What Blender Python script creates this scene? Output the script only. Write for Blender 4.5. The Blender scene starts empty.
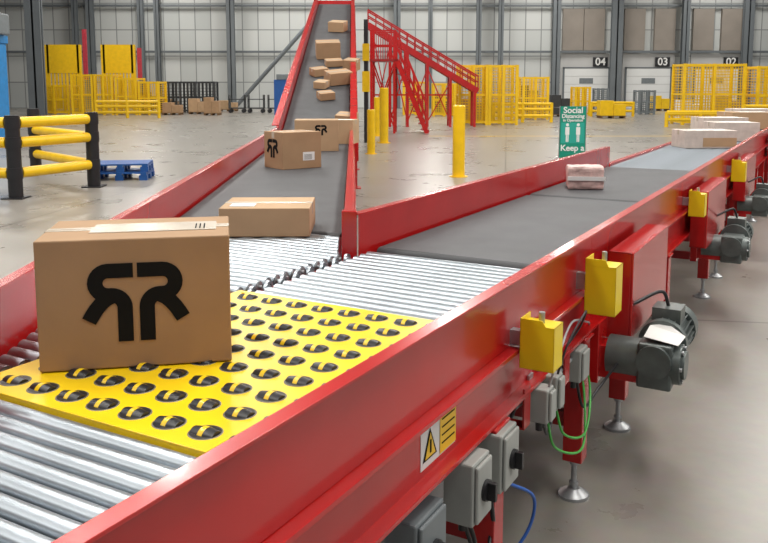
import bpy, math, random
from mathutils import Vector, Matrix
random.seed(7)
scene = bpy.context.scene
COL = scene.collection
scene.view_settings.view_transform = 'Standard'

# ------------------------------------------------------------------ materials
def mat(name, col, rough=0.5, metal=0.0, var=0.0, scale=8.0, bump=0.0, bscale=60.0, spec=None, emit=None, coat=0.0):
    m = bpy.data.materials.new(name); m.use_nodes = True
    nt = m.node_tree; b = nt.nodes["Principled BSDF"]
    b.inputs["Base Color"].default_value = (*col, 1)
    b.inputs["Roughness"].default_value = rough
    b.inputs["Metallic"].default_value = metal
    if coat: b.inputs["Coat Weight"].default_value = coat; b.inputs["Coat Roughness"].default_value = 0.08
    if spec is not None: b.inputs["Specular IOR Level"].default_value = spec
    if emit:
        b.inputs["Emission Color"].default_value = (*col, 1); b.inputs["Emission Strength"].default_value = emit
    tc = nt.nodes.new("ShaderNodeTexCoord")
    if var > 0:
        n = nt.nodes.new("ShaderNodeTexNoise"); n.inputs["Scale"].default_value = scale; n.inputs["Detail"].default_value = 6
        nt.links.new(tc.outputs["Object"], n.inputs["Vector"])
        r = nt.nodes.new("ShaderNodeValToRGB")
        r.color_ramp.elements[0].position = 0.3; r.color_ramp.elements[1].position = 0.7
        r.color_ramp.elements[0].color = (*[c * (1 - var) for c in col], 1)
        r.color_ramp.elements[1].color = (*[min(1, c * (1 + var)) for c in col], 1)
        nt.links.new(n.outputs["Fac"], r.inputs["Fac"]); nt.links.new(r.outputs["Color"], b.inputs["Base Color"])
    if bump > 0:
        n2 = nt.nodes.new("ShaderNodeTexNoise"); n2.inputs["Scale"].default_value = bscale
        nt.links.new(tc.outputs["Object"], n2.inputs["Vector"])
        bp = nt.nodes.new("ShaderNodeBump"); bp.inputs["Strength"].default_value = bump; bp.inputs["Distance"].default_value = 0.01
        nt.links.new(n2.outputs["Fac"], bp.inputs["Height"]); nt.links.new(bp.outputs["Normal"], b.inputs["Normal"])
    return m

RED = mat("red_paint", (0.44, 0.009, 0.009), 0.25, var=0.12, scale=3, coat=0.3)
REDD = mat("red_paint_dull", (0.27, 0.008, 0.009), 0.4, var=0.15, scale=3)
YEL = mat("yellow_paint", (0.80, 0.50, 0.004), 0.35, var=0.08, scale=5)
YELL = mat("lemon_yellow_paint", (0.85, 0.62, 0.008), 0.35, var=0.05, scale=5)
YELP = mat("yellow_plate", (0.84, 0.56, 0.006), 0.33, var=0.10, scale=6)
STEEL = mat("roller_steel", (0.37, 0.41, 0.445), 0.36, 0.86, var=0.10, scale=4)
STEELF = mat("roller_steel_darkened", (0.17, 0.19, 0.21), 0.55, 0.7, var=0.10, scale=4)  # same roller steel, reflected glare on far rollers toned down in its colour
ZINC = mat("zinc_steel", (0.40, 0.41, 0.42), 0.4, 0.7, var=0.15, scale=20)
RIM = mat("rim_steel", (0.16, 0.15, 0.12), 0.5, 0.4, var=0.2, scale=20)
BELT = mat("belt_rubber", (0.048, 0.050, 0.054), 0.6, var=0.18, scale=4, bump=0.15, bscale=200)
BLACK = mat("black_plastic", (0.012, 0.012, 0.014), 0.4, var=0.1)
DARK = mat("dark_steel", (0.025, 0.027, 0.03), 0.5, var=0.2)
INK = mat("black_ink", (0.010, 0.010, 0.010), 0.9, var=0.1, spec=.1)
CARD = mat("cardboard", (0.35, 0.215, 0.115), 0.8, var=0.08, scale=5, bump=0.05, bscale=30)
CARD2 = mat("cardboard_pale", (0.42, 0.275, 0.155), 0.8, var=0.08, scale=5)
CARDP = mat("cardboard_whitish", (0.54, 0.47, 0.42), 0.7, var=0.12, scale=12)
WRAP = mat("pinkish_wrap", (0.56, 0.39, 0.36), 0.4, var=0.25, scale=18, bump=0.8, bscale=25)
SEAM = mat("cardboard_seam", (0.16, 0.09, 0.04), 0.9, var=0.1)
TAPE = mat("packing_tape", (0.50, 0.43, 0.34), 0.25, var=0.08)
WHITE = mat("white_paper", (0.70, 0.70, 0.68), 0.6, var=0.03)
GREYP = mat("grey_paint", (0.15, 0.17, 0.18), 0.45, var=0.12)
MOTOR = mat("motor_grey", (0.11, 0.13, 0.125), 0.36, 0.25, var=0.25, scale=12)
SWBOX = mat("switch_grey", (0.33, 0.34, 0.32), 0.5, var=0.08)
GREEN = mat("sign_green", (0.0, 0.23, 0.15), 0.4, var=0.04)
CGREEN = mat("cable_green", (0.05, 0.35, 0.05), 0.4, var=0.05)
CBLUE = mat("cable_blue", (0.02, 0.11, 0.45), 0.4, var=0.05)
CGREY = mat("cable_grey", (0.35, 0.36, 0.37), 0.5, var=0.05)
BLUE = mat("blue_paint", (0.008, 0.08, 0.30), 0.4, var=0.1)
BLUEB = mat("bright_blue_paint", (0.01, 0.20, 0.50), 0.4, var=0.1)
COLM = mat("column_grey", (0.12, 0.135, 0.145), 0.5, var=0.1, scale=1)
DOORM = mat("door_pale", (0.66, 0.67, 0.66), 0.5, var=0.04, scale=1)
DOORS = mat("door_surround", (0.44, 0.44, 0.43), 0.5, var=0.04, scale=1)
TAUPE = mat("taupe_panel", (0.24, 0.21, 0.18), 0.6, var=0.08, scale=1)
PINK = mat("red_curtain", (0.42, 0.03, 0.05), 0.5, var=0.2)
CEIL = mat("ceiling_grey", (0.20, 0.21, 0.22), 0.7, var=0.1, scale=.5)

# ------------------------------------------------------------------ mesh builder
class MB:
    def __init__(s): s.v = []; s.f = []; s.m = []; s.sm = []
    def add(s, vs, fs, mi=0, smooth=False):
        o = len(s.v); s.v += [tuple(p) for p in vs]
        for f in fs:
            s.f.append(tuple(i + o for i in f)); s.m.append(mi); s.sm.append(smooth)
    def box(s, x0, x1, y0, y1, z0, z1, mi=0):
        vs = [(x, y, z) for x in (x0, x1) for y in (y0, y1) for z in (z0, z1)]
        s.add(vs, [(0, 1, 3, 2), (4, 6, 7, 5), (0, 4, 5, 1), (2, 3, 7, 6), (0, 2, 6, 4), (1, 5, 7, 3)], mi)
        return s
    def ext(s, pts, vec, mi=0):
        n = len(pts); vec = Vector(vec)
        vs = [Vector(p) for p in pts] + [Vector(p) + vec for p in pts]
        s.add(vs, [tuple(range(n - 1, -1, -1)), tuple(range(n, 2 * n))] + [(i, (i + 1) % n, (i + 1) % n + n, i + n) for i in range(n)], mi)
        return s
    def cyl(s, p0, p1, r, seg=16, mi=0, r2=None, caps=True):
        p0 = Vector(p0); p1 = Vector(p1); r2 = r if r2 is None else r2
        a = (p1 - p0).normalized(); t = Vector((0, 0, 1)) if abs(a.z) < 0.9 else Vector((1, 0, 0))
        u = a.cross(t).normalized(); w = a.cross(u)
        vs = []
        for p, rr in ((p0, r), (p1, r2)):
            for i in range(seg):
                th = 2 * math.pi * i / seg
                vs.append(p + (u * math.cos(th) + w * math.sin(th)) * rr)
        s.add(vs, [(i, (i + 1) % seg, (i + 1) % seg + seg, i + seg) for i in range(seg)], mi, True)
        if caps:
            s.add(vs[:seg], [tuple(range(seg))], mi); s.add(vs[seg:], [tuple(range(seg - 1, -1, -1))], mi)
        return s
    def beam(s, p0, p1, w, h, mi=0):
        p0 = Vector(p0); p1 = Vector(p1); a = (p1 - p0).normalized()
        t = Vector((0, 0, 1)) if abs(a.z) < 0.95 else Vector((0, 1, 0))
        u = a.cross(t).normalized() * (w / 2); k = u.cross(a).normalized() * (h / 2)
        vs = [p0 - u - k, p0 + u - k, p0 + u + k, p0 - u + k, p1 - u - k, p1 + u - k, p1 + u + k, p1 - u + k]
        s.add(vs, [(3, 2, 1, 0), (4, 5, 6, 7), (0, 1, 5, 4), (1, 2, 6, 5), (2, 3, 7, 6), (3, 0, 4, 7)], mi)
        return s
    def ring(s, c, r, rw, h, seg=28, mi=0):
        vs = []
        for i in range(seg):
            th = 2 * math.pi * i / seg; cs, sn = math.cos(th), math.sin(th)
            for rr, zz in ((r - rw, 0), (r - rw, h), (r, h), (r + .002, 0)):
                vs.append((c[0] + rr * cs, c[1] + rr * sn, c[2] + zz))
        fs = []
        for i in range(seg):
            j = (i + 1) % seg
            for k in range(3): fs.append((i * 4 + k, j * 4 + k, j * 4 + k + 1, i * 4 + k + 1))
        s.add(vs, fs, mi, False); return s
    def tube(s, pts, r, mi=0, seg=8, sub=8):
        P_ = [Vector(p) for p in pts]; P_ = [P_[0] * 2 - P_[1]] + P_ + [P_[-1] * 2 - P_[-2]]
        path = []
        for i in range(1, len(P_) - 2):
            for k in range(sub):
                t = k / sub; a, b, c, d = P_[i - 1:i + 3]
                path.append(0.5 * ((2 * b) + (c - a) * t + (2 * a - 5 * b + 4 * c - d) * t * t + (3 * b - a - 3 * c + d) * t ** 3))
        path.append(P_[-2]); vs = []
        ref = Vector((0.3, 0.2, 0.93)).normalized()
        for i, p in enumerate(path):
            a = (path[min(i + 1, len(path) - 1)] - path[max(i - 1, 0)]).normalized()
            u = a.cross(ref)
            if u.length < .05: u = a.cross(Vector((1, 0, 0)))
            u.normalize(); w = a.cross(u)
            for k in range(seg):
                th = 2 * math.pi * k / seg; vs.append(p + (u * math.cos(th) + w * math.sin(th)) * r)
        fs = [(i * seg + k, i * seg + (k + 1) % seg, (i + 1) * seg + (k + 1) % seg, (i + 1) * seg + k) for i in range(len(path) - 1) for k in range(seg)]
        s.add(vs, fs, mi, True); return s
    def mesh(s, name, mats):
        me = bpy.data.meshes.new(name); me.from_pydata(s.v, [], s.f)
        for m in mats: me.materials.append(m)
        me.polygons.foreach_set("material_index", s.m); me.polygons.foreach_set("use_smooth", s.sm)
        me.update()
        import bmesh
        bm = bmesh.new(); bm.from_mesh(me); bmesh.ops.recalc_face_normals(bm, faces=bm.faces); bm.to_mesh(me); bm.free()
        return me
    def obj(s, name, mats, parent=None, bevel=0, label=None):
        if not isinstance(mats, (list, tuple)): mats = [mats]
        o = bpy.data.objects.new(name, s.mesh(name, mats)); COL.objects.link(o)
        if parent: o.parent = parent
        if bevel:
            b = o.modifiers.new("bevel", "BEVEL"); b.width = bevel; b.segments = 2; b.limit_method = 'ANGLE'
        if label: o["label"] = label
        return o

def tag(o, label, cat, group=None):
    o["label"] = label; o["category"] = cat
    if group: o["group"] = group
    return o
def thing(name, label, cat, loc=(0, 0, 0), rot=0.0, group=None):
    e = bpy.data.objects.new(name, None); COL.objects.link(e)
    e.empty_display_size = 0.2; e.location = loc; e.rotation_euler = (0, 0, rot)
    return tag(e, label, cat, group)
def copy_part(o, parent, loc=None, rot=None):
    c = o.copy(); COL.objects.link(c); c.parent = parent
    if loc is not None: c.location = loc
    if rot is not None: c.rotation_euler = rot
    return c
def text_part(body, size, m, parent, loc, rot=(math.radians(90), 0, 0), name="lettering", bold=0.0, sx=1.0):
    cu = bpy.data.curves.new("txt", 'FONT'); cu.body = body; cu.size = size; cu.align_x = 'CENTER'; cu.align_y = 'CENTER'
    cu.extrude = 0.001; cu.offset = bold
    t = bpy.data.objects.new("txt", cu); COL.objects.link(t)
    bpy.context.view_layer.update()
    me = bpy.data.meshes.new_from_object(t.evaluated_get(bpy.context.evaluated_depsgraph_get()))
    bpy.data.objects.remove(t)
    me.materials.clear(); me.materials.append(m)
    o = bpy.data.objects.new(name, me); COL.objects.link(o); o.parent = parent
    o.location = loc; o.rotation_euler = rot; o.scale = (sx, 1, 1)
    return o

# ------------------------------------------------------------------ frames
A = math.atan2(0.8724, 0.4887)           # direction of the main line
def W(s, w, z=0.0): return Vector((.4887 * s - .8724 * w, .8724 * s + .4887 * w, z))
NW, FW = 0.87, 1.94                      # near / far side of the main line
ZB, ZG = 0.917, 1.10                     # bed height, guard top

# ------------------------------------------------------------------ setting
fm = bpy.data.materials.new("concrete_floor"); fm.use_nodes = True
nt = fm.node_tree; b = nt.nodes["Principled BSDF"]; L = nt.links.new
tc = nt.nodes.new("ShaderNodeTexCoord")
n1 = nt.nodes.new("ShaderNodeTexNoise"); n1.inputs["Scale"].default_value = 0.8; n1.inputs["Detail"].default_value = 10; n1.inputs["Roughness"].default_value = 0.62
n2 = nt.nodes.new("ShaderNodeTexNoise"); n2.inputs["Scale"].default_value = 14; n2.inputs["Detail"].default_value = 8
r1 = nt.nodes.new("ShaderNodeValToRGB"); r1.color_ramp.elements[0].position = .3; r1.color_ramp.elements[1].position = .72
r1.color_ramp.elements[0].color = (.205, .187, .163, 1); r1.color_ramp.elements[1].color = (.285, .265, .235, 1)
mx = nt.nodes.new("ShaderNodeMix"); mx.data_type = 'RGBA'; mx.blend_type = 'OVERLAY'; mx.inputs[0].default_value = .12
br = nt.nodes.new("ShaderNodeTexBrick"); br.offset = 0; br.inputs["Scale"].default_value = 1
br.inputs["Brick Width"].default_value = 6; br.inputs["Row Height"].default_value = 6; br.inputs["Mortar Size"].default_value = .015
br.inputs["Color1"].default_value = (1, 1, 1, 1); br.inputs["Color2"].default_value = (.95, .95, .95, 1); br.inputs["Mortar"].default_value = (.5, .5, .5, 1)
mp = nt.nodes.new("ShaderNodeMapping"); mp.inputs["Rotation"].default_value = (0, 0, .15)
mm = nt.nodes.new("ShaderNodeMix"); mm.data_type = 'RGBA'; mm.blend_type = 'MULTIPLY'; mm.inputs[0].default_value = 1
L(tc.outputs["Object"], n1.inputs["Vector"]); L(tc.outputs["Object"], n2.inputs["Vector"]); L(tc.outputs["Object"], mp.inputs["Vector"]); L(mp.outputs["Vector"], br.inputs["Vector"])
L(n1.outputs["Fac"], r1.inputs["Fac"]); L(r1.outputs["Color"], mx.inputs[6]); L(n2.outputs["Color"], mx.inputs[7])
L(mx.outputs[2], mm.inputs[6]); L(br.outputs["Color"], mm.inputs[7])
hs = nt.nodes.new("ShaderNodeHueSaturation"); hs.inputs["Saturation"].default_value = .95
L(mm.outputs[2], hs.inputs["Color"]); L(hs.outputs["Color"], b.inputs["Base Color"])
rr_ = nt.nodes.new("ShaderNodeMapRange"); rr_.inputs[3].default_value = .20; rr_.inputs[4].default_value = .38
L(n1.outputs["Fac"], rr_.inputs[0]); L(rr_.outputs[0], b.inputs["Roughness"])
o = MB().box(-60, 60, -10, 60, -.2, 0).obj("floor", fm); o["kind"] = "structure"
o = MB().box(-60, 60, -10, 60.3, 13.0, 13.2).obj("ceiling", CEIL); o["kind"] = "structure"

wm = bpy.data.materials.new("wall_cladding"); wm.use_nodes = True
nt = wm.node_tree; b = nt.nodes["Principled BSDF"]; L = nt.links.new
tc = nt.nodes.new("ShaderNodeTexCoord"); mp = nt.nodes.new("ShaderNodeMapping"); mp.inputs["Rotation"].default_value = (math.radians(90), 0, 0)
br = nt.nodes.new("ShaderNodeTexBrick"); br.offset = 0; br.inputs["Scale"].default_value = 1
br.inputs["Brick Width"].default_value = 1.15; br.inputs["Row Height"].default_value = 1.9; br.inputs["Mortar Size"].default_value = .05; br.inputs["Mortar Smooth"].default_value = .5
br.inputs["Color1"].default_value = (.54, .555, .54, 1); br.inputs["Color2"].default_value = (.43, .45, .44, 1); br.inputs["Mortar"].default_value = (.22, .23, .23, 1)
L(tc.outputs["Object"], mp.inputs["Vector"]); L(mp.outputs["Vector"], br.inputs["Vector"]); L(br.outputs["Color"], b.inputs["Base Color"])
b.inputs["Roughness"].default_value = .5
o = MB().box(-60, 60, 60, 60.3, 0, 13).obj("wall_back", wm); o["kind"] = "structure"

# dock doors with numbers (set on the back wall)
def px(x, Y): return (x - 384) / 814 * Y
for k, (xc, num) in enumerate([(586, "04"), (648, "03"), (716, "02")]):
    X = px(xc, 59.8)
    d = MB(); d.box(X - 1.9, X + 1.9, 59.86, 59.98, 0, 4.0, 0)
    d.box(X - 1.6, X + 1.6, 59.8, 59.86, 0, 2.9, 1)
    for j in range(1, 5): d.box(X - 1.6, X + 1.6, 59.79, 59.8, j * .58, j * .58 + .03, 0)
    d.box(X - .5, X + .5, 59.785, 59.8, 1.8, 2.2, 2)
    d.box(X - 1.72, X - 1.6, 59.78, 59.86, 0, 2.98, 3); d.box(X + 1.6, X + 1.72, 59.78, 59.86, 0, 2.98, 3); d.box(X - 1.72, X + 1.72, 59.78, 59.86, 2.9, 3.0, 3)
    o = d.obj("door_%d" % (k + 1), [DOORS, DOORM, GREYP, COLM]); o["kind"] = "structure"
    pl = MB().box(X + .45, X + 1.5, 59.70, 59.79, 3.03, 3.71).obj("number_plate", BLACK)
    tag(pl, "black plate with the white dock number " + num, "sign")
    text_part(num, .76, WHITE, pl, (X + .98, 59.69, 3.37), bold=.015)
for k, xx in enumerate([571, 592, 632, 662, 700, 728]):
    X = px(xx, 59.9)
    o = MB().box(X - .75, X + .75, 59.7, 59.98, 4.2, 7.2).obj("trim_%d" % (k + 1), TAUPE); o["kind"] = "structure"
for k, z in enumerate([4.1, 7.4]):
    o = MB().box(-60, 60, 59.55, 59.69, z - .08, z + .08).obj("trim_%d" % (k + 10), COLM); o["kind"] = "structure"

def column(xp, Y, wd):
    X = px(xp, Y); m = MB(); t = wd * .12; e = thing("steel_column", "dark grey steel I-section column against the cladding", "column", (X, Y, 0), 0, "steel wall columns")
    m.box(-wd / 2, wd / 2, -.2, -.2 + t, 0, 12.95); m.box(-wd / 2, wd / 2, .2 - t, .2, 0, 12.95); m.box(-t / 2, t / 2, -.2, .2, 0, 12.95)
    m.obj("shaft", COLM, e); MB().box(-wd * .7, wd * .7, -.3, .3, 0, .04).obj("base_plate", COLM, e)
column(37, 45, .85)
for xp, wd in [(78, .35), (93, .5), (143, .4), (159, .35), (232, .55), (397, .5), (430, .3), (478, .35), (500, .35), (555, .55), (615, .8), (683, .5), (745, .7)]:
    column(xp, 59.2, wd)
m = MB(); m.cyl((px(232, 55), 55, .0), (px(325, 55), 55, 6.9), .14, 12)
e = thing("diagonal_brace", "long grey steel tube bracing the wall frame", "brace"); m.obj("brace_tube", COLM, e)

# ------------------------------------------------------------------ main line modules
RR = .0246
def roller_mb(w0, w1, r=RR):
    m = MB(); m.cyl((0, w0, 0), (0, w1, 0), r, 24, 0)
    m.cyl((0, w0 - .015, 0), (0, w0, 0), .008, 8, 1); m.cyl((0, w1, 0), (0, w1 + .015, 0), .008, 8, 1)
    m.cyl((0, w0 + .001, 0), (0, w0 - .003, 0), r * .8, 14, 1); m.cyl((0, w1 - .001, 0), (0, w1 + .003, 0), r * .8, 14, 1)
    return m
def foot_leg(parent, s, w, top=.69, bottom=.16):
    m = MB(); m.box(s - .04, s + .04, w - .04, w + .04, bottom, top)
    m.box(s - .06, s + .06, w - .05, w + .05, top - .012, top)
    m.obj("leg", RED, parent, .004)
    f = MB(); f.cyl((s, w, .02), (s, w, bottom + .01), .012, 12); f.cyl((s, w, 0), (s, w, .012), .065, 24); f.cyl((s, w, .012), (s, w, .035), .06, 24, r2=.025)
    f.cyl((s, w, bottom - .02), (s, w, bottom), .022, 6); f.cyl((s, w, .05), (s, w, .065), .02, 6)
    f.obj("levelling_foot", ZINC, parent, label="zinc plated levelling foot")
bolt_mesh = MB().cyl((0, 0, 0), (0, -.009, 0), .009, 6).mesh("bolt", [ZINC])
def near_side(parent, s0, s1, top=ZG):
    g = .002; s0 += g; s1 -= g
    pr = [(NW + .005, .877), (NW + .005, top), (NW - .035, top), (NW - .035, top - .008), (NW - .005, top - .008), (NW - .005, .877)]
    MB().ext([(s0, w, z) for w, z in pr], (s1 - s0, 0, 0)).obj("side_guard", RED, parent, .0015)
    pr = [(NW + .012, .69), (NW + .012, .876), (NW - .04, .876), (NW - .04, .862), (NW, .862), (NW, .704), (NW - .04, .704), (NW - .04, .69)]
    m = MB().ext([(s0, w, z) for w, z in pr], (s1 - s0, 0, 0)); m.obj("side_frame", RED, parent, .0015)
    s = s0 + .2
    while s < min(s1, 7):
        bo = bpy.data.objects.new("bolt", bolt_mesh); COL.objects.link(bo); bo.parent = parent; bo.location = (s, NW, .84); s += .47
def far_side(parent, s0, s1, top=ZG, bottom=.69):
    g = .002; s0 += g; s1 -= g
    if top > .95:
        pr = [(FW - .005, .877), (FW - .005, top), (FW + .04, top), (FW + .04, top - .008), (FW + .005, top - .008), (FW + .005, .877)]
        MB().ext([(s0, w, z) for w, z in pr], (s1 - s0, 0, 0)).obj("side_guard", RED, parent, .0015)
    pr = [(FW - .012, bottom), (FW - .012, .876 if top > .95 else .93), (FW + .04, .876 if top > .95 else .93), (FW + .04, bottom)]
    MB().ext([(s0, w, z) for w, z in pr], (s1 - s0, 0, 0)).obj("side_frame", RED, parent, .0015)
def legs(parent, ss):
    for s in ss:
        foot_leg(parent, s, NW); foot_leg(parent, s, FW)
        MB().box(s - .02, s + .02, NW + .04, FW - .04, .30, .36).obj("cross_member", REDD, parent)
def rollers(parent, s0, s1, pitch, w0=NW + .03, w1=FW - .035, mt=None):
    first = None; s = s0 + pitch / 2
    while s < s1 - pitch * .3:
        if first is None:
            first = roller_mb(w0, w1).obj("roller", [mt or STEEL, ZINC], parent); first.location = (s, 0, ZB - RR)
        else: copy_part(first, parent, (s, 0, ZB - RR))
        s += pitch
def belt(parent, s0, s1):
    m = MB(); m.box(s0 + .03, s1 - .03, NW + .03, FW - .03, ZB - .004, ZB)
    m.cyl((s0 + .035, NW + .03, ZB - .032), (s0 + .035, FW - .03, ZB - .032), .032, 20); m.cyl((s1 - .035, NW + .03, ZB - .032), (s1 - .035, FW - .03, ZB - .032), .032, 20)
    m.box(s0 + .03, s1 - .03, NW + .03, FW - .03, ZB - .064, ZB - .06)
    m.obj("conveyor_belt", BELT, parent, label="dark grey rubber belt")
    MB().box(s0 + .05, s1 - .05, NW + .012, FW - .012, .78, .84).obj("belt_bed", DARK, parent)

# module A: rollers, yellow transfer plate, merge bed
cA = thing("roller_conveyor", "red framed roller conveyor with yellow wheel transfer plate", "conveyor", rot=A)
near_side(cA, -.6, 3.32); far_side(cA, -.6, 1.15)
rollers(cA, -.55, 1.245, .06); rollers(cA, 2.375, 3.32, .06)
legs(cA, [.3, 2.2, 3.17])
m = MB(); m.box(1.25, 3.2, FW - .016, FW + .030, .70, .885); m.obj("divider_rail", RED, cA)
MB().box(-.55, 3.3, NW + .02, FW - .03, .74, .76).obj("under_pan", DARK, cA)
skate = MB(); skate.cyl((0, -.007, 0), (0, .007, 0), .021, 18, 0); skate.cyl((0, -.010, 0), (0, .010, 0), .008, 10, 1)
sk_me = skate.mesh("skate_wheel", [STEEL, DARK])
def skate_row(pts):
    for (s, w) in pts:
        o = bpy.data.objects.new("skate_wheel", sk_me); COL.objects.link(o); o.parent = cA; o.location = (s, w, ZB - .020)
skate_row([(2.40 + i * .05, FW + (.022 if i % 2 else -.008)) for i in range(16)])
m = MB(); m.box(1.25, 2.37, NW + .012, FW + .02, ZB - .004, ZB + .003); m.box(1.25, 1.256, NW + .012, FW + .02, ZB - .06, ZB - .004); m.box(2.364, 2.37, NW + .012, FW + .02, ZB - .06, ZB - .004)
for cc in ((1.28, NW + .05), (2.34, NW + .05), (1.28, FW - .02), (2.34, FW - .02), (1.81, NW + .05), (1.81, FW - .02)):
    m.cyl((cc[0], cc[1], ZB + .003), (cc[0], cc[1], ZB + .006), .009, 10)
m.obj("transfer_plate", YELP, cA, .001, "yellow painted plate with rows of wheel openings drawn as dark discs")
first = None
for i in range(9):
    for j in range(9):
        loc = (1.325 + i * .1215, 1.865 - j * .110, ZB + .003)
        if first is None:
            w = MB(); w.cyl((0, 0, -.002), (0, 0, .0008), .0365, 28, 1)  # flat black disc on the solid plate, painted shade of the opening
            w.ring((0, 0, 0), .0385, .002, .0012, mi=0)
            w.cyl((0, -.033, -.012), (0, -.007, -.012), .021, 20, 3, r2=.025); w.cyl((0, .007, -.012), (0, .033, -.012), .025, 20, 3, r2=.021)
            w.cyl((0, -.007, -.012), (0, .007, -.012), .0255, 20, 2)
            first = w.obj("transfer_wheel", [RIM, BLACK, YELP, BLACK], cA, label="black wheel with yellow band, black disc for the shaded opening"); first.location = loc
        else: copy_part(first, cA, loc)
s = 1.33
while s < 3.53:
    w0 = max(FW + .055, .054 + .611 * s + .03); w1 = 1.237 + .611 * s - (.105 if s > 2.3 else .035)
    if w1 - w0 > .03:
        o = roller_mb(w0, w1).obj("roller", [STEEL, ZINC], cA); o.location = (s, 0, ZB - RR)
    s += .06
p0_, p1_ = (2.30, 1.237 + .611 * 2.30 - .052), (3.45, 1.237 + .611 * 3.45 - .052)
MB().beam((p0_[0], p0_[1], .86), (p1_[0], p1_[1], .86), .075, .05).obj("wheel_rail", RED, cA)
sp_ = []
for i in range(25):
    s = 2.31 + i * .046; sp_.append((s, 1.237 + .611 * s - (.035 if i % 2 else .072)))
skate_row(sp_)
pts = [(1.3, FW + .035, .72), (3.5, FW + .06, .72), (3.5, 3.32, .72), (1.3, 1.99, .72)]
MB().ext(pts, (0, 0, .02)).obj("under_pan", DARK, cA)

# warning label, switch boxes, cables
wl = MB(); wl.box(1.74, 1.95, NW - .002, NW + .001, .725, .845, 0)
wl.obj("warning_label", WHITE, cA, label="white and yellow warning label with black triangle")
tri = MB(); y_ = NW - .004
tri.ext([(1.85, y_, .73), (1.95, y_, .73), (1.95, y_, .84), (1.85, y_, .84)], (0, .001, 0), 0)
tri.ext([(1.75, y_, .745), (1.83, y_, .745), (1.79, y_, .825)], (0, .001, 0), 1)
tri.ext([(1.76, y_ - .001, .75), (1.82, y_ - .001, .75), (1.79, y_ - .001, .813)], (0, .001, 0), 0)
tri.ext([(1.786, y_ - .002, .76), (1.794, y_ - .002, .76), (1.794, y_ - .002, .795), (1.786, y_ - .002, .795)], (0, .001, 0), 1)
for k in range(4): tri.ext([(1.86, y_ - .001, .82 - k * .022), (1.94, y_ - .001, .82 - k * .022), (1.94, y_ - .001, .824 - k * .022), (1.86, y_ - .001, .824 - k * .022)], (0, .001, 0), 1)
tri.obj("warning_print", [YEL, INK], cA)
def swbox(s0, s1, z0, z1, w0, m_, knob=True, d=.09):
    bx = MB(); bx.box(s0, s1, w0, w0 + d, z0, z1); bx.box(s0 + .008, s1 - .008, w0 - .012, w0, z0 + .008, z1 - .008)
    o = bx.obj("isolator_switch", m_, cA, .006, "grey plastic isolator switch box")
    k = MB()
    if knob:
        sc, zc = (s0 + s1) / 2, (z0 + z1) / 2
        k.cyl((sc, w0 - .012, zc), (sc, w0 - .022, zc), .030, 20); k.box(sc - .008, sc + .008, w0 - .045, w0 - .02, zc - .026, zc + .026)
        k.obj("knob", BLACK, o, .002)
    br_ = MB(); br_.box((s0 + s1) / 2 - .02, (s0 + s1) / 2 + .02, w0 + d, w0 + d + .008, z0 + .05, .72); br_.obj("bracket", ZINC, o)
    for q in (.3, .7): MB().cyl((s0 + (s1 - s0) * q, w0 + d / 2, z0 - .03), (s0 + (s1 - s0) * q, w0 + d / 2, z0), .012, 10).obj("cable_gland", BLACK, o)
swbox(1.92, 2.04, .50, .68, .80, SWBOX); swbox(2.13, 2.26, .50, .68, .80, SWBOX)
swbox(2.53, 2.60, .565, .685, .79, SWBOX, False, .07); swbox(2.63, 2.70, .575, .70, .79, SWBOX, False, .07)
swbox(1.64, 1.80, .44, .64, .83, GREYP)
swbox(3.0, 3.1, .55, .68, .81, SWBOX, False, .07)
def cable(pts, r, m_, lb, par=cA): MB().tube(pts, r).obj("cable", m_, par, label=lb)
cable([(2.66, .80, .575), (2.70, .78, .47), (2.9, .76, .40), (3.12, .80, .47), (3.16, .84, .60), (3.05, .86, .66)], .0045, CGREEN, "green cable")
cable([(2.56, .80, .575), (2.60, .78, .46), (2.82, .75, .37), (3.05, .80, .42), (3.14, .85, .60), (3.1, .87, .68)], .0045, CGREEN, "green cable")
cable([(2.20, .84, .5), (2.28, .81, .46), (2.38, .78, .38), (2.38, .80, .26), (2.28, .87, .14), (2.15, .92, .03), (2.0, .95, .012)], .0055, CBLUE, "blue cable")
cable([(1.98, .84, .5), (2.02, .84, .35), (1.95, .95, .15), (1.85, 1.1, .012)], .007, BLACK, "black cable")
cable([(1.95, .84, .5), (2.0, .82, .38), (2.15, .84, .33), (2.2, .86, .47)], .006, BLACK, "black cable")
cable([(2.15, .84, .5), (2.18, .84, .38), (2.3, .9, .45), (2.5, .9, .60), (2.55, .88, .68)], .007, BLACK, "black cable")
cable([(2.6, .83, .56), (2.7, .84, .46), (2.85, .86, .52), (2.98, .86, .66)], .006, BLACK, "black cable")
cable([(3.05, .84, .55), (3.1, .82, .42), (3.25, .80, .45), (3.35, .74, .55)], .006, BLACK, "black cable")
cable([(2.57, .80, .68), (2.6, .78, .78), (2.9, .82, .82), (3.2, .84, .74), (3.3, .86, .70)], .004, CGREY, "grey cable")
cable([(2.66, .80, .69), (2.72, .78, .80), (2.86, .76, .88), (2.95, .80, .80), (2.9, .84, .72)], .004, BLACK, "black cable")
cable([(2.4, .86, .66), (2.9, .85, .64), (3.2, .86, .66), (3.31, .87, .67)], .009, CGREY, "grey cable")
for s in (1.2, 2.45, 2.9):
    MB().box(s - .03, s + .03, NW - .038, NW - .03, .58, .72).box(s - .03, s + .03, NW - .03, NW + .05, .58, .588).obj("bracket", RED, cA, .002)
MB().box(1.0, 3.3, 1.05, 1.13, .60, .66).obj("cable_tray", DARK, cA)

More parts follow.
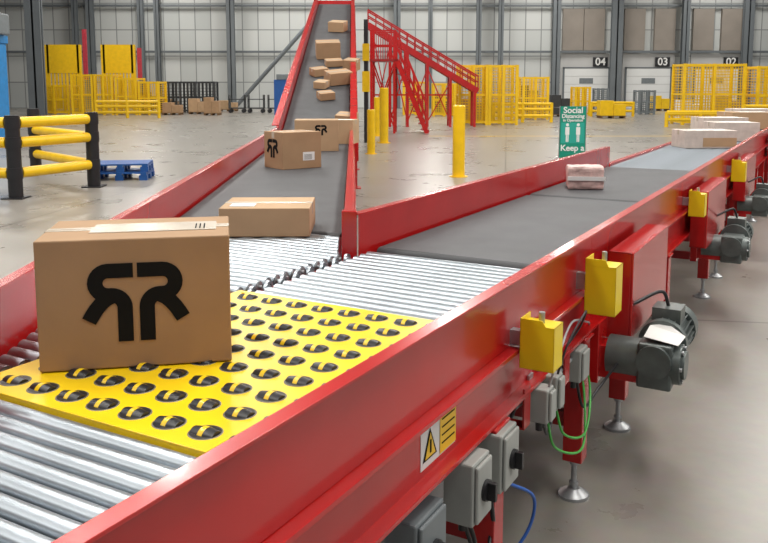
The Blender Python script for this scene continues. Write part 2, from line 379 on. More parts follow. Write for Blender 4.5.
def sensor_box(parent, s, z, ws, ww, h):
    m = MB(); w1 = NW - .045; w0 = w1 - ww; t = .004
    m.ext([(s, w0, z), (s, w1, z), (s, w1, z + h), (s, w0 + ww * .35, z + h), (s, w0 + ww * .25, z + h * .88), (s, w0, z + h * .88)], (t, 0, 0))
    m.box(s, s + ws, w0, w0 + t, z, z + h * .88); m.box(s, s + ws, w1 - t, w1, z, z + h); m.box(s, s + ws, w0, w1, z, z + t); m.box(s + ws - t, s + ws, w0, w1, z, z + h * .88)
    m.box(s, s + ws, w0, w1, z + h * .86, z + h * .88)
    o = m.obj("sensor_cover", YELL, parent, .001, "yellow folded steel sensor cover")
    MB().box(s + .02, s + .05, w1, NW - .004, z + h * .4, z + h * .7).obj("bracket", ZINC, o)
    MB().cyl((s + ws * .5, w0 + ww * .5, z + h * .88), (s + ws * .5, w0 + ww * .5, z + h * 1.1), .010, 12).obj("sensor", ZINC, o)
sensor_box(cA, 2.34, .82, .09, .11, .16)
sensor_box(cA, 3.08, .81, .11, .12, .22)

# modules B..E
cB = thing("belt_conveyor", "red framed flat belt conveyor with dark grey belt", "conveyor", rot=A, group="flat belt modules of the line")
near_side(cB, 3.32, 5.55); far_side(cB, 3.22, 5.55); belt(cB, 3.33, 5.54); legs(cB, [3.94, 5.0])
cC = thing("belt_conveyor", "red framed flat belt conveyor with dark grey belt", "conveyor", rot=A, group="flat belt modules of the line")
near_side(cC, 5.55, 7.87); far_side(cC, 5.55, 8.0); belt(cC, 5.56, 7.86); legs(cC, [6.81, 7.6])
sensor_box(cC, 5.58, .84, .10, .10, .17)
cD = thing("roller_conveyor", "red framed conveyor with closely spaced steel rollers", "conveyor", rot=A)
near_side(cD, 7.87, 12.2); far_side(cD, 8.0, 12.2, top=.93); rollers(cD, 7.88, 12.2, .085, mt=STEELF); legs(cD, [8.6, 9.8, 11, 12])
MB().box(7.9, 12.15, NW + .02, FW - .02, .76, .78).obj("under_pan", DARK, cD)
sensor_box(cD, 8.0, .82, .12, .12, .20)
cE = thing("belt_conveyor", "long red framed belt conveyor carrying parcels", "conveyor", rot=A, group="flat belt modules of the line")
near_side(cE, 12.2, 27); far_side(cE, 12.2, 27, top=.93); belt(cE, 12.2, 27); legs(cE, [12.9, 14.2, 15.5, 17, 19, 21, 23, 25, 26.8])

def drive(parent, s0, s1, sm, ms=1.0, paper=False):
    m = MB(); m.box(s0, s1, .725, .735, .60, .985); m.box(s0, s0 + .01, .735, NW - .036, .60, .985); m.box(s1 - .01, s1, .735, NW - .036, .60, .985)
    m.box(s0, s1, .735, NW - .036, .975, .985); m.box(s0, s1, .735, NW - .036, .60, .61)
    o = m.obj("drive_cover", RED, parent, .003, "red sheet steel drive cover")
    g = MB(); w = .60; z = .60; s = sm; k = ms
    g.box(s - .08 * k, s + .09 * k, w - .07, w + .07, z - .15 * k, z + .04 * k)
    g.cyl((s, w - .10, z - .05), (s, w + .20, z - .05), .085 * k, 24); g.cyl((s, w - .115, z - .05), (s, w - .10, z - .05), .06 * k, 20)
    g.cyl((s - .08, w, z - .03), (s - .10, w, z - .03), .07 * k, 20)
    go = g.obj("gear_motor", MOTOR, parent, .01, "grey green geared electric motor")
    q = MB(); q.cyl((s + .09 * k, w, z), (s + .13 * k, w, z), .10 * k, 28); q.cyl((s + .13 * k, w, z), (s + .36 * k, w, z), .078 * k, 28)
    for i in range(22):
        th = i / 22 * 2 * math.pi; c_, s_ = math.cos(th), math.sin(th)
        n_ = Vector((0, -s_, c_)) * .0022; r0, r1_ = .076 * k, .096 * k
        c0 = Vector((s + .13 * k, w + r0 * c_, z + r0 * s_)); c1 = Vector((s + .13 * k, w + r1_ * c_, z + r1_ * s_))
        q.ext([c0 - n_, c1 - n_, c1 + n_, c0 + n_], (.21 * k, 0, 0))
    q.cyl((s + .34 * k, w, z), (s + .42 * k, w, z), .100 * k, 28); q.cyl((s + .42 * k, w, z), (s + .43 * k, w, z), .100 * k, 28, r2=.08 * k)
    q.box(s + .16 * k, s + .28 * k, w - .06 * k, w + .06 * k, z + .07 * k, z + .135 * k)
    q.obj("motor_body", MOTOR, go)
    for a_ in range(6):
        th = a_ * math.pi / 3; bo = bpy.data.objects.new("bolt", bolt_mesh); COL.objects.link(bo); bo.parent = go
        bo.location = (s + .07 * math.cos(th), w - .10, z - .05 + .07 * math.sin(th))
    if paper:
        pp = MB(); pp.ext([(s - .06, w - .09, z + .045), (s + .05, w - .10, z + .055), (s + .10, w - .02, z + .085), (s + .08, w + .05, z + .075), (s - .05, w + .05, z + .06)], (0, 0, .002)); pp.obj("paper_tag", WHITE, go, label="crumpled white paper tag")
    cable([(s + .22, w, z + .13), (s + .20, w + .03, z + .2), (s + .1, w + .12, z + .16), (s + .05, w + .2, z + .12)], .008, BLACK, "black cable", parent)
    mt = MB(); mt.box(s - .06, s + .06, w + .07, NW - .04, z - .14, z + .0); mt.box(s - .09, s + .09, NW - .045, NW, z - .16, .70); mt.obj("motor_mount", RED, parent, .003)
drive(cB, 3.48, 4.28, 3.42, 1.0, True)
drive(cC, 5.75, 6.75, 6.15, 1.0)
drive(cD, 8.3, 9.3, 8.5, 1.0)
drive(cE, 12.5, 13.5, 12.8, 1.0)

# ------------------------------------------------------------------ merging line (level part) and incline
MR = math.atan2(.9993, -.038); MO = (-.695, 3.8, 0); HW = .505
cF = thing("belt_conveyor", "red framed level belt conveyor feeding the roller bed", "conveyor", MO, MR)
def mguard(parent, x0, x1, y, sg):
    pr = [(y, .877), (y, ZG), (y + sg * .045, ZG), (y + sg * .045, ZG - .008), (y + sg * .010, ZG - .008), (y + sg * .010, .877)]
    MB().ext([(x0, a, z) for a, z in pr], (x1 - x0, 0, 0)).obj("side_guard", RED, parent, .0015)
    pr = [(y - sg * .01, .68), (y - sg * .01, .876), (y + sg * .06, .876), (y + sg * .06, .68)]
    MB().ext([(x0, a, z) for a, z in pr], (x1 - x0, 0, 0)).obj("side_frame", RED, parent, .003)
mguard(cF, -1.85, 7.7, HW, 1); mguard(cF, .02, 7.7, -HW, -1)
m = MB(); m.ext([(.42, -HW + .02, ZB - .004), (7.68, -HW + .02, ZB - .004), (7.68, HW - .02, ZB - .004), (.98, HW - .02, ZB - .004)], (0, 0, .004))
m.cyl((.42, -HW + .02, ZB - .03), (.98, HW - .02, ZB - .03), .03, 16); m.obj("conveyor_belt", BELT, cF, label="dark grey rubber belt")
MB().ext([(.5, -HW + .01, .78), (7.68, -HW + .01, .78), (7.68, HW - .01, .78), (1.06, HW - .01, .78)], (0, 0, .05)).obj("belt_bed", DARK, cF)
for x in (.25, 2.6, 5.2, 7.4):
    for y in (-HW - .03, HW + .03): foot_leg(cF, x, y, .68)
    MB().box(x - .02, x + .02, -HW, HW, .3, .36).obj("cross_member", REDD, cF)
foot_leg(cF, -1.2, HW + .03, .68)
pj = MB(); pj.box(-.06, .0, -HW - .06, -HW + .012, .68, 1.11); pj.obj("corner_post", RED, cF, .004)

cG = thing("inclined_belt_conveyor", "red framed belt conveyor sloping up steeply", "conveyor", MO, MR)
SL = .233; X0, X1 = 7.7, 21.7
def zi(x): return ZB + (x - X0) * SL
m = MB().ext([(X0, -HW + .02, ZB - .01), (X0, -HW + .02, ZB), (X1, -HW + .02, zi(X1)), (X1, -HW + .02, zi(X1) - .01)], (0, 2 * HW - .04, 0))
m.cyl((X1, -HW + .02, zi(X1) - .06), (X1, HW - .02, zi(X1) - .06), .06, 20); m.obj("conveyor_belt", BELT, cG, label="dark grey rubber belt")
for sg in (1, -1):
    y = sg * HW
    MB().ext([(X0, y, ZB - .3), (X0, y, ZB + .22), (X1, y, zi(X1) + .22), (X1, y, zi(X1) - .3)], (0, sg * .012, 0)).ext([(X0, y, ZB + .21), (X0, y, ZB + .222), (X1, y, zi(X1) + .222), (X1, y, zi(X1) + .21)], (0, sg * .10, 0)).ext([(X0, y, ZB - .3), (X0, y, ZB - .05), (X1, y, zi(X1) - .05), (X1, y, zi(X1) - .3)], (0, sg * .12, 0)).obj("side_guard", RED, cG)
MB().ext([(X0, -HW, ZB - .12), (X0, -HW, ZB - .05), (X1, -HW, zi(X1) - .05), (X1, -HW, zi(X1) - .12)], (0, 2 * HW, 0)).obj("belt_bed", DARK, cG)
MB().box(X1 + .3, X1 + .36, -HW - .1, HW + .1, zi(X1) - .3, zi(X1) + .14).obj("end_plate", RED, cG)
MB().box(X1 + .0, X1 + .3, HW + .02, HW + .1, zi(X1) - .3, zi(X1) + .14).obj("end_bracket", RED, cG); MB().box(X1 + .0, X1 + .3, -HW - .1, -HW - .02, zi(X1) - .3, zi(X1) + .14).obj("end_bracket", RED, cG)
for x in (9.5, 12.5, 15.5, 18.5, 21.4):
    zt = zi(x) - .3
    for y in (-HW - .05, HW + .05):
        m = MB(); m.box(x - .06, x + .06, y - .06, y + .06, 0, zt); m.box(x - .12, x + .12, y - .12, y + .12, 0, .015); m.obj("leg", RED, cG)
    m = MB(); m.box(x - .04, x + .04, -HW, HW, zt - .1, zt)
    if zt > 1.2: m.beam((x, -HW, .2), (x, HW, zt - .15), .05, .05); m.beam((x, HW, .2), (x, -HW, zt - .15), .05, .05)
    m.obj("cross_brace", REDD, cG)

# ------------------------------------------------------------------ cartons
def ribbon(mb, pts, w, yy, mi=0, t=.0015):
    pts = [Vector(p) for p in pts]; Lf = []; Rt = []
    for i, p in enumerate(pts):
        a = (pts[min(i + 1, len(pts) - 1)] - pts[max(i - 1, 0)]).normalized(); n = Vector((-a.y, a.x)) * w / 2
        Lf.append(p + n); Rt.append(p - n)
    for i in range(len(pts) - 1):
        q = [Lf[i], Lf[i + 1], Rt[i + 1], Rt[i]]
        mb.ext([(v.x, yy, v.y) for v in q], (0, -t, 0), mi)
def logo(parent, cx, cz, sc, yy):
    mb = MB()
    arc1 = [(.5, -8), (27, -8)] + [(27 + 13.5 * math.sin(a), -21.5 + 13.5 * math.cos(a)) for a in [math.pi * k / 12 for k in range(1, 12)]] + [(27, -35), (24, -35)]
    arc1 += [(24 - 14 * math.sin(a), -49 + 14 * math.cos(a)) for a in [math.pi / 2 * k / 8 for k in range(1, 9)]] + [(10, -87)]
    leg = [(23, -36), (30, -39.5), (35, -44), (40, -50), (44, -56), (48, -63)]
    for sg in (1, -1):
        for p, w, dy_ in ((arc1, 16, 0), (leg, 16, -.0004)):
            ribbon(mb, [(cx + sg * (x + 1.6) * sc, cz + (z + 43.5) * sc) for x, z in p], w * sc, yy + dy_)
    return mb.obj("printed_logo", INK, parent, label="black printed emblem of two mirrored R letters")
def carton(loc, size, rot, label, m_=CARD, tape=True, paper=None, bev=.004, group=None, tilt=None):
    w, d, h = size
    e = thing("cardboard_box", label, "box", loc, rot, group)
    b_ = MB(); b_.box(-w / 2, w / 2, 0, d, 0, h); o = b_.obj("box_body", m_, e, bev)
    if tape:
        t = MB(); t.box(-w / 2 + .004, w / 2 - .004, d / 2 - .0015, d / 2 + .0015, h, h + .0012, 1)
        t.box(-w / 2 - .0008, w / 2 + .0008, d / 2 - .025, d / 2 + .025, h + .0002, h + .001, 0)
        t.box(-w / 2 - .001, -w / 2, d / 2 - .025, d / 2 + .025, h - .06, h + .001, 0); t.box(w / 2, w / 2 + .001, d / 2 - .025, d / 2 + .025, h - .06, h + .001, 0)
        t.obj("packing_tape", [TAPE, SEAM], e)
    if paper == "front":
        p = MB(); p.box(w * .02, w * .32, -.0015, 0, h * .22, h * .45, 0)
        for k in range(5): p.box(w * .05, w * .25, -.002, -.0015, h * (.25 + k * .03), h * (.26 + k * .03), 1)
        p.obj("shipping_label", [WHITE, INK], e)
    if paper == "top":
        p = MB(); p.box(-w * .25, w * .4, d * .12, d * .62, h + .001, h + .002); p.obj("shipping_label", WHITE, e)
    return e
e = carton((-.684, 2.167, ZB + .006), (.514, .34, .362), math.radians(11), "large brown cardboard box with black twin R emblem", paper=None)
logo(e, .002, .185, .00252, -.0005)
p = MB(); p.box(-.13, .22, .10, .24, .3625, .3640, 0)
for k in range(3): p.box(.16 + k * .012, .164 + k * .012, .12, .2, .364, .3645, 1)
p.obj("shipping_label", [TAPE, INK], e)
e = carton((-.62, 4.13, ZB), (.47, .42, .150), math.radians(1), "flat brown cardboard box lying on the steel rollers", CARD2)
p = MB(); p.box(-.19, -.06, .06, .16, .151, .1525, 0); p.obj("shipping_label", WHITE, e)
e = carton((-.77, 7.583, ZB), (.42, .36, .345), math.radians(36), "brown cardboard box with white label and black side emblem", CARD, paper="front")
lg = logo(e, 0, 0, .0020, 0); lg.rotation_euler = (0, 0, math.radians(-90)); lg.location = (-.211, .19, .19)
e = carton((-.80, 9.6, ZB), (.52, .40, .37), math.radians(4), "brown cardboard box behind another on the dark belt", CARD2, paper=None)
logo(e, 0.05, .25, .0014, -.0005)
e = carton((-.62, 10.8, ZB), (.42, .35, .32), math.radians(-12), "brown cardboard box near the foot of the slope", CARD2, paper="top")
def incl_carton(xp, Y, size, rot, lab, m_=CARD):
    x = (Y - MO[1]); z = zi(x) + .014
    e = carton(((xp - 384) / 814 * Y, Y, z), size, 0, lab, m_, group="parcels riding up the slope")
    q = Matrix.Rotation(math.atan(SL), 3, 'X') @ Matrix.Rotation(math.radians(rot), 3, 'Z')
    e.rotation_euler = q.to_euler(); return e
for a_ in [(344, 12.3, (.30, .26, .12), -15), (328, 13.7, (.26, .24, .12), 22), (319, 14.5, (.22, .24, .12), -18), (342, 14.8, (.44, .36, .22), 24), (322, 15.5, (.30, .25, .14), 30), (349, 15.9, (.26, .28, .22), -20), (335, 16.35, (.34, .28, .12), 12), (329, 17.1, (.50, .40, .34), 8), (336, 20.4, (.40, .36, .24), -16)]:
    incl_carton(*a_[:2], a_[2], a_[3], "small brown cardboard box riding the sloping belt", random.choice([CARD, CARD2, CARD]))
p0 = W(6.0, 1.62, ZB)
e = carton((p0.x, p0.y, ZB), (.27, .22, .175), math.radians(-8), "small crumpled pinkish white wrapped parcel on the belt", WRAP, tape=False, paper=None, bev=.02)
bd = e.children[0]; sb = bd.modifiers.new("sub", 'SUBSURF'); sb.subdivision_type = 'SIMPLE'; sb.levels = sb.render_levels = 3
tx = bpy.data.textures.new("crumple", 'CLOUDS'); tx.noise_scale = .07
dm = bd.modifiers.new("crumple", 'DISPLACE'); dm.texture = tx; dm.strength = .02; dm.mid_level = .55
st = MB(); st.box(-.138, .138, -.010, .0, .07, .10); st.obj("wrapping_tape", WHITE, e)
for (s, w, sz, r, mm_, lb) in [(10.75, 1.36, (.66, .42, .22), 3, CARDP, "wide whitish cardboard box with brown side"), (12.3, 1.22, (.62, .5, .26), -4, CARDP, "pale cardboard box with whitish wrapping"), (13.5, 1.5, (.7, .5, .28), 2, CARDP, "pale cardboard box on the belt"), (15.8, 1.3, (.8, .6, .3), 3, CARD2, "brown cardboard box on the belt"), (18.0, 1.4, (.8, .6, .3), 5, CARDP, "pale cardboard box on the belt")]:
    p0 = W(s, w); e = carton((p0.x, p0.y, ZB), sz, math.radians(r), lb, mm_, paper="top")
    if s < 11: m = MB(); m.box(-.10, .329, -.002, 0, .02, .13); m.obj("brown_panel", CARD2, e)

# ------------------------------------------------------------------ bollards, barrier, pallet
def bollard(xp, Y, h, r, lab):
    e = thing("bollard", lab, "bollard", (px(xp, Y), Y, 0), 0)
    m = MB(); m.cyl((0, 0, .015), (0, 0, h - .02), r, 24); m.cyl((0, 0, h - .02), (0, 0, h), r, 24, r2=r * .85); m.obj("post", YEL, e)
    MB().cyl((0, 0, 0), (0, 0, .015), r * 1.5, 24).obj("base_plate", YEL, e)
bollard(459.5, 15, 1.33, .115, "thick yellow steel bollard on bare concrete")
bollard(384, 23.8, 1.62, .13, "tall yellow bollard beside the sloping conveyor")
bollard(377, 27, 1.3, .10, "slim yellow bollard beside the sloping conveyor")
bollard(371, 20, 1.1, .10, "slim yellow bollard beside the sloping conveyor")
e = thing("crash_barrier", "black posted crash barrier with thick yellow rails", "barrier")
pa, pb, pc, pd = Vector((-5.56, 12.1, 0)), Vector((-4.88, 13.5, 0)), Vector((-8.2, 12.6, 0)), Vector((-6.75, 15.6, 0))
for p in (pa, pb, pc, pd):
    m = MB(); m.cyl(p + Vector((0, 0, .02)), p + Vector((0, 0, 1.25)), .105, 24); m.box(p.x - .16, p.x + .16, p.y - .16, p.y + .16, 0, .02); m.obj("post", BLACK, e)
    for z in (1.14, .84, .38):
        MB().cyl(p + Vector((0, 0, z - .085)), p + Vector((0, 0, z + .085)), .115, 24).obj("rail_socket", BLACK, e)
for (q0, q1, zs) in ((pa, pb, (1.14, .84, .38)), (pa, pc, (1.14, .84, .38)), (pb, pd, (.84, .38,))):
    for z in zs:
        m = MB(); d_ = (q1 - q0).normalized() * .10; m.cyl(q0 + d_ + Vector((0, 0, z)), q1 - d_ + Vector((0, 0, z)), .082, 20); m.obj("rail", YEL, e)
for k in range(2):
    e = thing("pallet", "blue plastic pallet stacked on the floor by the barrier", "pallet", (-4.78, 14.75, .15 * k), .10 + .06 * k, "blue plastic pallets")
    m = MB()
    for i in range(7): m.box(-.48, .48, -.4 + i * .12, -.31 + i * .12, .12, .148)
    for i in (-.43, 0, .43): m.box(i - .05, i + .05, -.4, .4, .09, .12)
    for i in (-.42, 0, .42):
        for j in (-.33, 0, .33): m.box(i - .07, i + .07, j - .06, j + .06, 0, .09)
    m.obj("deck", BLUE, e)
e = thing("machine_cabinet", "tall bright blue painted machine cabinet", "machine", (-.55, 0, 0))
m = MB(); m.box(-12.9, -11.45, 25, 26, .0, 3.0); m.box(-13, -11.4, 24.95, 26.05, 3.0, 3.25); m.box(-12.6, -11.6, 24.97, 25, 1.2, 2.6); m.obj("cabinet_body", BLUEB, e, .02)
m = MB(); m.box(-12.6, -11.2, 25, 25.8, 3.25, 3.9); m.cyl((-11.6, 25.2, 3.9), (-11.6, 25.2, 4.3), .25, 16); m.obj("machine_head", GREYP, e, .05)

# sign
e = thing("floor_sign", "green freestanding social distancing sign with white figures", "sign", (px(574, 18), 18, 0))
MB().box(-.29, .29, 0, .02, .08, 1.23).obj("sign_board", GREEN, e)
m = MB(); m.box(-.3, -.27, -.2, .25, 0, .03); m.box(.27, .3, -.2, .25, 0, .03); m.box(-.3, -.285, .0, .03, 0, 1.24); m.box(.285, .3, .0, .03, 0, 1.24); m.obj("stand", ZINC, e)
text_part("Social", .19, WHITE, e, (0, -.004, 1.14), bold=.004); text_part("Distancing", .12, WHITE, e, (0, -.004, 1.01), bold=.003)
text_part("in Operation", .085, WHITE, e, (0, -.004, .92), bold=.002); text_part("Keep a", .19, WHITE, e, (0, -.004, .30), bold=.004)
m = MB(); m.box(-.26, .26, -.002, 0, .41, .87, 1)
for x in (-.12, .12):
    m.cyl((x, -.001, .82), (x, -.005, .82), .035, 16); m.box(x - .045, x + .045, -.005, -.001, .60, .77); m.box(x - .03, x - .005, -.005, -.001, .44, .60); m.box(x + .005, x + .03, -.005, -.001, .44, .60)
m.obj("pictogram", [WHITE, mat("sign_teal", (0.02, .32, .25), .4)], e, label="white pictogram of two standing figures")

# ------------------------------------------------------------------ cages and distant equipment
def cage(x0, x1, Y, h, d=1.6, lab="yellow steel mesh cage", mats=YEL, sp=.12, grp="yellow mesh cages", wt=.012):
    X0_, X1_ = px(x0, Y), px(x1, Y); w = X1_ - X0_
    e = thing("mesh_cage", lab, "cage", ((X0_ + X1_) / 2, Y, 0), 0, grp)
    m = MB(); t = .06
    for x in (-w / 2, 0, w / 2):
        for y in (0, d): m.box(x - t, x + t, y - t, y + t, 0, h)
    for z in (.12, h * .5, h - t):
        for y in (0, d): m.box(-w / 2, w / 2, y - .03, y + .03, z - .045, z + .045)
        for x in (-w / 2, w / 2): m.box(x - .03, x + .03, 0, d, z - .045, z + .045)
    m.obj("frame", mats, e)
    g = MB(); k = -w / 2 + sp
    while k < w / 2:
        for y in (0, d): g.box(k - wt, k + wt, y - wt, y + wt, .1, h)
        k += sp
    k = .1 + sp
    while k < h:
        for y in (0, d): g.box(-w / 2, w / 2, y - wt, y + wt, k - wt, k + wt)
        for x in (-w / 2, w / 2): g.box(x - wt, x + wt, 0, d, k - wt, k + wt)
        k += sp
    g.obj("wire_mesh", mats, e)
    return e
cage(460, 487, 34.6, 2.55, 1.2); cage(490, 517, 34.6, 2.55, 1.2); cage(684, 744, 34.6, 2.6, 1.3); cage(758, 800, 34.6, 2.5, 1.2)
cage(524, 548, 40, 2.1, 1.2); cage(434, 455, 44, 1.8, 1.2); cage(404, 428, 46, 1.9, 1.2)
cage(72, 92, 46, 2.3); cage(95, 112, 46, 2.3); cage(116, 136, 46, 2.1); cage(139, 158, 46, 1.9); cage(40, 68, 47, 1.7)
cage(576, 590, 45, 1.6, 1.0); cage(640, 655, 47, 1.4, 1.0, "dark steel mesh roll cage", GREYP, grp="dark roll cages"); cage(598, 608, 49, 1.5, 1.0, "dark steel mesh roll cage", GREYP, grp="dark roll cages")
for x_ in (161, 180, 199): cage(x_, x_ + 15, 50, 1.9, 1, "dark steel mesh roll cage", DARK, grp="dark roll cages", sp=.2)
def low_barrier(x0, x1, Y, h=.9):
    X0_, X1_ = px(x0, Y), px(x1, Y); e = thing("safety_barrier", "low yellow tubular safety barrier", "barrier", (X0_, Y, 0), 0, "low yellow barriers")
    w = X1_ - X0_; n = max(2, int(w / 1.2) + 1)
    for i in range(n): MB().cyl((w * i / (n - 1), 0, 0), (w * i / (n - 1), 0, h), .08, 10).obj("post", YEL, e)
    for z in (.3, .6, h - .06): MB().cyl((0, 0, z), (w, 0, z), .075, 10).obj("rail", YEL, e)
low_barrier(494, 552, 37, .9); low_barrier(668, 735, 33, .6); low_barrier(592, 634, 44, .8); low_barrier(745, 790, 33, .9); low_barrier(95, 158, 42, .9)
for (x0, x1) in ((48, 80), (104, 134)):
    Y = 49; a0, a1 = px(x0, Y), px(x1, Y); e = thing("machine_guard_frame", "tall yellow guard frame with panel above a cage", "guard frame", (0, 0, 0), 0, "tall yellow guard frames")
    m = MB(); m.box(a0, a1, Y, Y + .1, 2.4, 4.1); m.obj("panel", YEL, e)
    m = MB(); n_ = 9
    for k in range(n_): m.box(a0 + (a1 - a0) * k / n_ + .03, a0 + (a1 - a0) * (k + 1) / n_ - .03, Y + .02, Y + .05, .3, 2.4)
    m.obj("strip_curtain", YEL, e, label="yellow hanging strip curtain")
    for a in (a0, a1): MB().box(a - .12, a + .12, Y, Y + .2, 0, 4.1).obj("post", YEL, e)
    m = MB(); m.box(a1 + .25, a1 + .5, Y, Y + .1, 2.0, 5.0 if x0 < 90 else 3.9); m.obj("warning_strip", PINK, e, label="red hanging strip")
for (xp, Y, w, h, c_) in [(170, 52.5, 1.0, .8, CARD), (198, 48, 1.1, .9, CARD2), (172, 46.5, 1.1, .7, CARD), (212, 46, .9, 1.0, CARD), (228, 53, 1.2, .7, CARD2), (612, 42, 1.4, .9, YEL), (604, 54, 1.0, .7, WHITE), (560, 50, 1.2, 1.1, DARK), (488, 50, 1.2, 1.3, CARD2), (528, 50, 1.2, 1.7, DARK), (150, 54, 1.3, 1.2, DARK), (726, 38, 1.2, 1.2, CARD2), (690, 38, 1.2, 1.0, WHITE), (472, 37, 1.1, 1.1, CARD), (560, 44, 1.0, .5, DARK), (660, 54, 1.2, 1.0, YEL), (538, 45, 1.0, 1.2, CARD), (444, 48, 1.2, 1.2, DARK), (416, 50, 1.2, 1.4, GREYP)]:
    e = thing("pallet_load", "stacked goods on a low pallet", "pallet load", (px(xp, Y), Y, 0), 0, "stacked pallet loads")
    m = MB(); m.box(-w / 2, w / 2, -.4, .4, .1, .13)
    for i in (-w * .42, 0, w * .42): m.box(i - .05, i + .05, -.4, .4, 0, .1)
    m.obj("pallet_base", SEAM, e)
    MB().box(-w * .47, w * .02, -.36, .36, .13, h).obj("goods", c_, e, .01); MB().box(w * .03, w * .47, -.36, .36, .13, h * .8).obj("goods", c_, e, .01)
for xp in (237, 256, 276):
    e = thing("roll_trolley", "dark low steel trolley", "trolley", (px(xp, 50), 50, 0), 0, "dark steel trolleys")
    m = MB(); m.box(-.5, .5, -.3, .3, .25, .32); m.box(-.5, -.45, -.3, .3, .3, 1.1); m.box(.45, .5, -.3, .3, .3, 1.1); m.box(-.5, .5, -.3, .3, .8, .85); m.obj("frame", DARK, e)
    for x in (-.4, .4):
        for y in (-.22, .22): MB().cyl((x, y - .03, .12), (x, y + .03, .12), .12, 14).obj("wheel", BLACK, e)
e = thing("machine_cabinet", "slim blue machine with grey head", "machine", (px(280, 46), 46, 0)); MB().box(-.35, .35, 0, .6, 0, 2.0).obj("cabinet_body", BLUE, e, .02); MB().box(-.2, .5, -.05, .5, 2.0, 2.3).obj("machine_head", GREYP, e, .02)

# ------------------------------------------------------------------ red stairs, gantry and red sloping conveyor
def stairs(loc, rot, run, rise, width, n, lab):
    e = thing("access_stairs", lab, "stairs", loc, rot)
    for y in (0, width):
        MB().ext([(0, y, 0), (.16, y, 0), (run + .16, y, rise), (run, y, rise)], (0, .05, 0)).obj("stringer", RED, e)
        m = MB()
        for k in range(8):
            t = k / 7; m.cyl((run * t + .1, y + .02, rise * t), (run * t + .1, y + .02, rise * t + 1.0), .022, 8)
        for hh in (1.0, .5): m.beam((.1, y + .02, hh), (run + .1, y + .02, rise + hh), .045, .045)
        m.obj("handrail", RED, e)
    for k in range(n):
        t = (k + .5) / n; MB().box(run * t, run * t + .26, .04, width, rise * t, rise * t + .03).obj("tread", REDD, e)
    MB().box(run, run + 1.0, 0, width + .05, rise - .08, rise).obj("landing", REDD, e)
    for a in (run + .14, run + .95):
        for y in (.03, width): MB().box(a - .04, a + .04, y - .04, y + .04, 0, rise + 1.0).obj("support", RED, e)
    for y in (0, width):
        m = MB()
        for hh in (1.0, .5): m.box(run + .1, run + 1.0, y, y + .05, rise + hh - .05, rise + hh)
        for k in range(6): m.box(run + .12 + k * .16, run + .145 + k * .16, y, y + .05, rise, rise + 1.0)
        m.beam((run + .14, y + .03, .2), (run + .95, y + .03, rise - .1), .05, .05); m.beam((run + .95, y + .03, .2), (run + .14, y + .03, rise - .1), .05, .05); m.obj("landing_rail", RED, e)
stairs((px(430, 29.5), 29.5, 0), math.radians(176), 1.1, 2.6, 1.0, 12, "steep red steel access stairs with handrails and landing")
e = thing("inclined_conveyor_frame", "long red sloping conveyor with lattice sides on tall legs", "conveyor")
Y = 33; q0 = (px(368, Y), Y, 4.1); q1 = (px(478, Y), Y, 1.45)
def lerp(a, b_, t): return Vector(a) * (1 - t) + Vector(b_) * t
for dy in (0, 1.0):
    m = MB(); D_ = Vector((0, dy, 0)); a0, a1 = Vector(q0) + D_, Vector(q1) + D_; up = Vector((0, 0, .6))
    m.beam(a0, a1, .08, .24); m.beam(a0 + up, a1 + up, .05, .06); m.beam(a0 + up * .6, a1 + up * .6, .04, .05)
    for k in range(15): m.beam(lerp(a0, a1, k / 14), lerp(a0, a1, k / 14) + up, .04, .04)
    m.obj("side_frame", RED, e)
m = MB(); m.ext([(q0[0], Y, q0[2] - .05), (q0[0], Y, q0[2] + .05), (q1[0], Y, q1[2] + .05), (q1[0], Y, q1[2] - .05)], (0, 1.0, 0)); m.obj("conveyor_belt", BELT, e)
ts = (.05, .2, .36, .54, .75, .97)
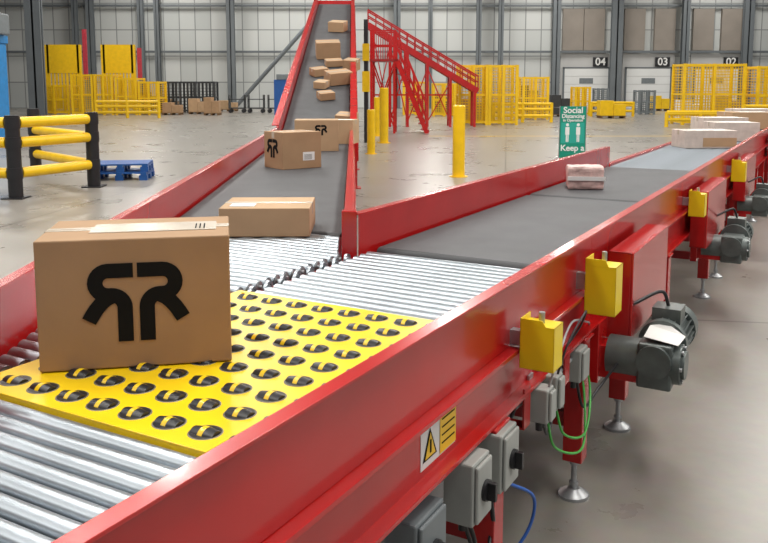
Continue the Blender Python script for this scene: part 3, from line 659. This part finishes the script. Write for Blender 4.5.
for t in ts:
    p = lerp(q0, q1, t)
    for dy in (0, 1.0): MB().box(p.x - .055, p.x + .055, Y + dy - .055, Y + dy + .055, 0, p.z).obj("leg", RED, e)
for i in range(4):
    a_, c_ = lerp(q0, q1, ts[i]), lerp(q0, q1, ts[i + 1])
    m = MB(); m.beam((a_.x, Y, .2), (c_.x, Y, c_.z - .3), .045, .045); m.beam((c_.x, Y, .2), (a_.x, Y, a_.z - .3), .045, .045); m.beam((a_.x, Y, 1.3), (c_.x, Y, 1.3), .05, .06); m.obj("cross_brace", RED, e)
e = thing("control_pillar", "yellow and black control pillar by the slope", "control post", (px(366, 24), 24, 0))
m = MB(); m.box(-.06, .06, -.05, .05, 0, 3.6); m.obj("post", BLACK, e); MB().box(-.11, .11, -.12, .1, 1.5, 2.1).obj("box_housing", YEL, e); MB().box(-.1, .1, -.12, .1, 2.4, 2.9).obj("box_housing", YEL, e)

m = MB(); m.box(1.5, 14, 27.0, 27.12, 0, .003); o = m.obj("floor_line_marking", YEL); tag(o, "thin yellow painted line on the concrete", "floor marking")

# ------------------------------------------------------------------ light, world, camera
w = bpy.data.worlds.new("World"); scene.world = w; w.use_nodes = True
w.node_tree.nodes["Background"].inputs[0].default_value = (.93, .96, 1.0, 1); w.node_tree.nodes["Background"].inputs[1].default_value = .34
def area(x, y, z, sx, sy, e_):
    l = bpy.data.lights.new("high_bay_light", 'AREA'); l.shape = 'RECTANGLE'; l.size = sx; l.size_y = sy; l.energy = e_; l.color = (1, .97, .92)
    o = bpy.data.objects.new("high_bay_light", l); COL.objects.link(o); o.location = (x, y, z)
for y in (0, 7, 14, 23, 33, 44, 54):
    for x in (-16, -6, 3, 12, 24):
        area(x, y, 11, 1.0, 4.5, 570 if y < 50 else 750)
cam = bpy.data.cameras.new("camera"); co = bpy.data.objects.new("camera", cam); COL.objects.link(co)
co.location = (0, 0, 1.7); co.rotation_euler = (math.radians(83), 0, 0)
cam.lens = 37.875; cam.sensor_width = 36; cam.shift_y = -.1137; cam.clip_end = 300
scene.camera = co
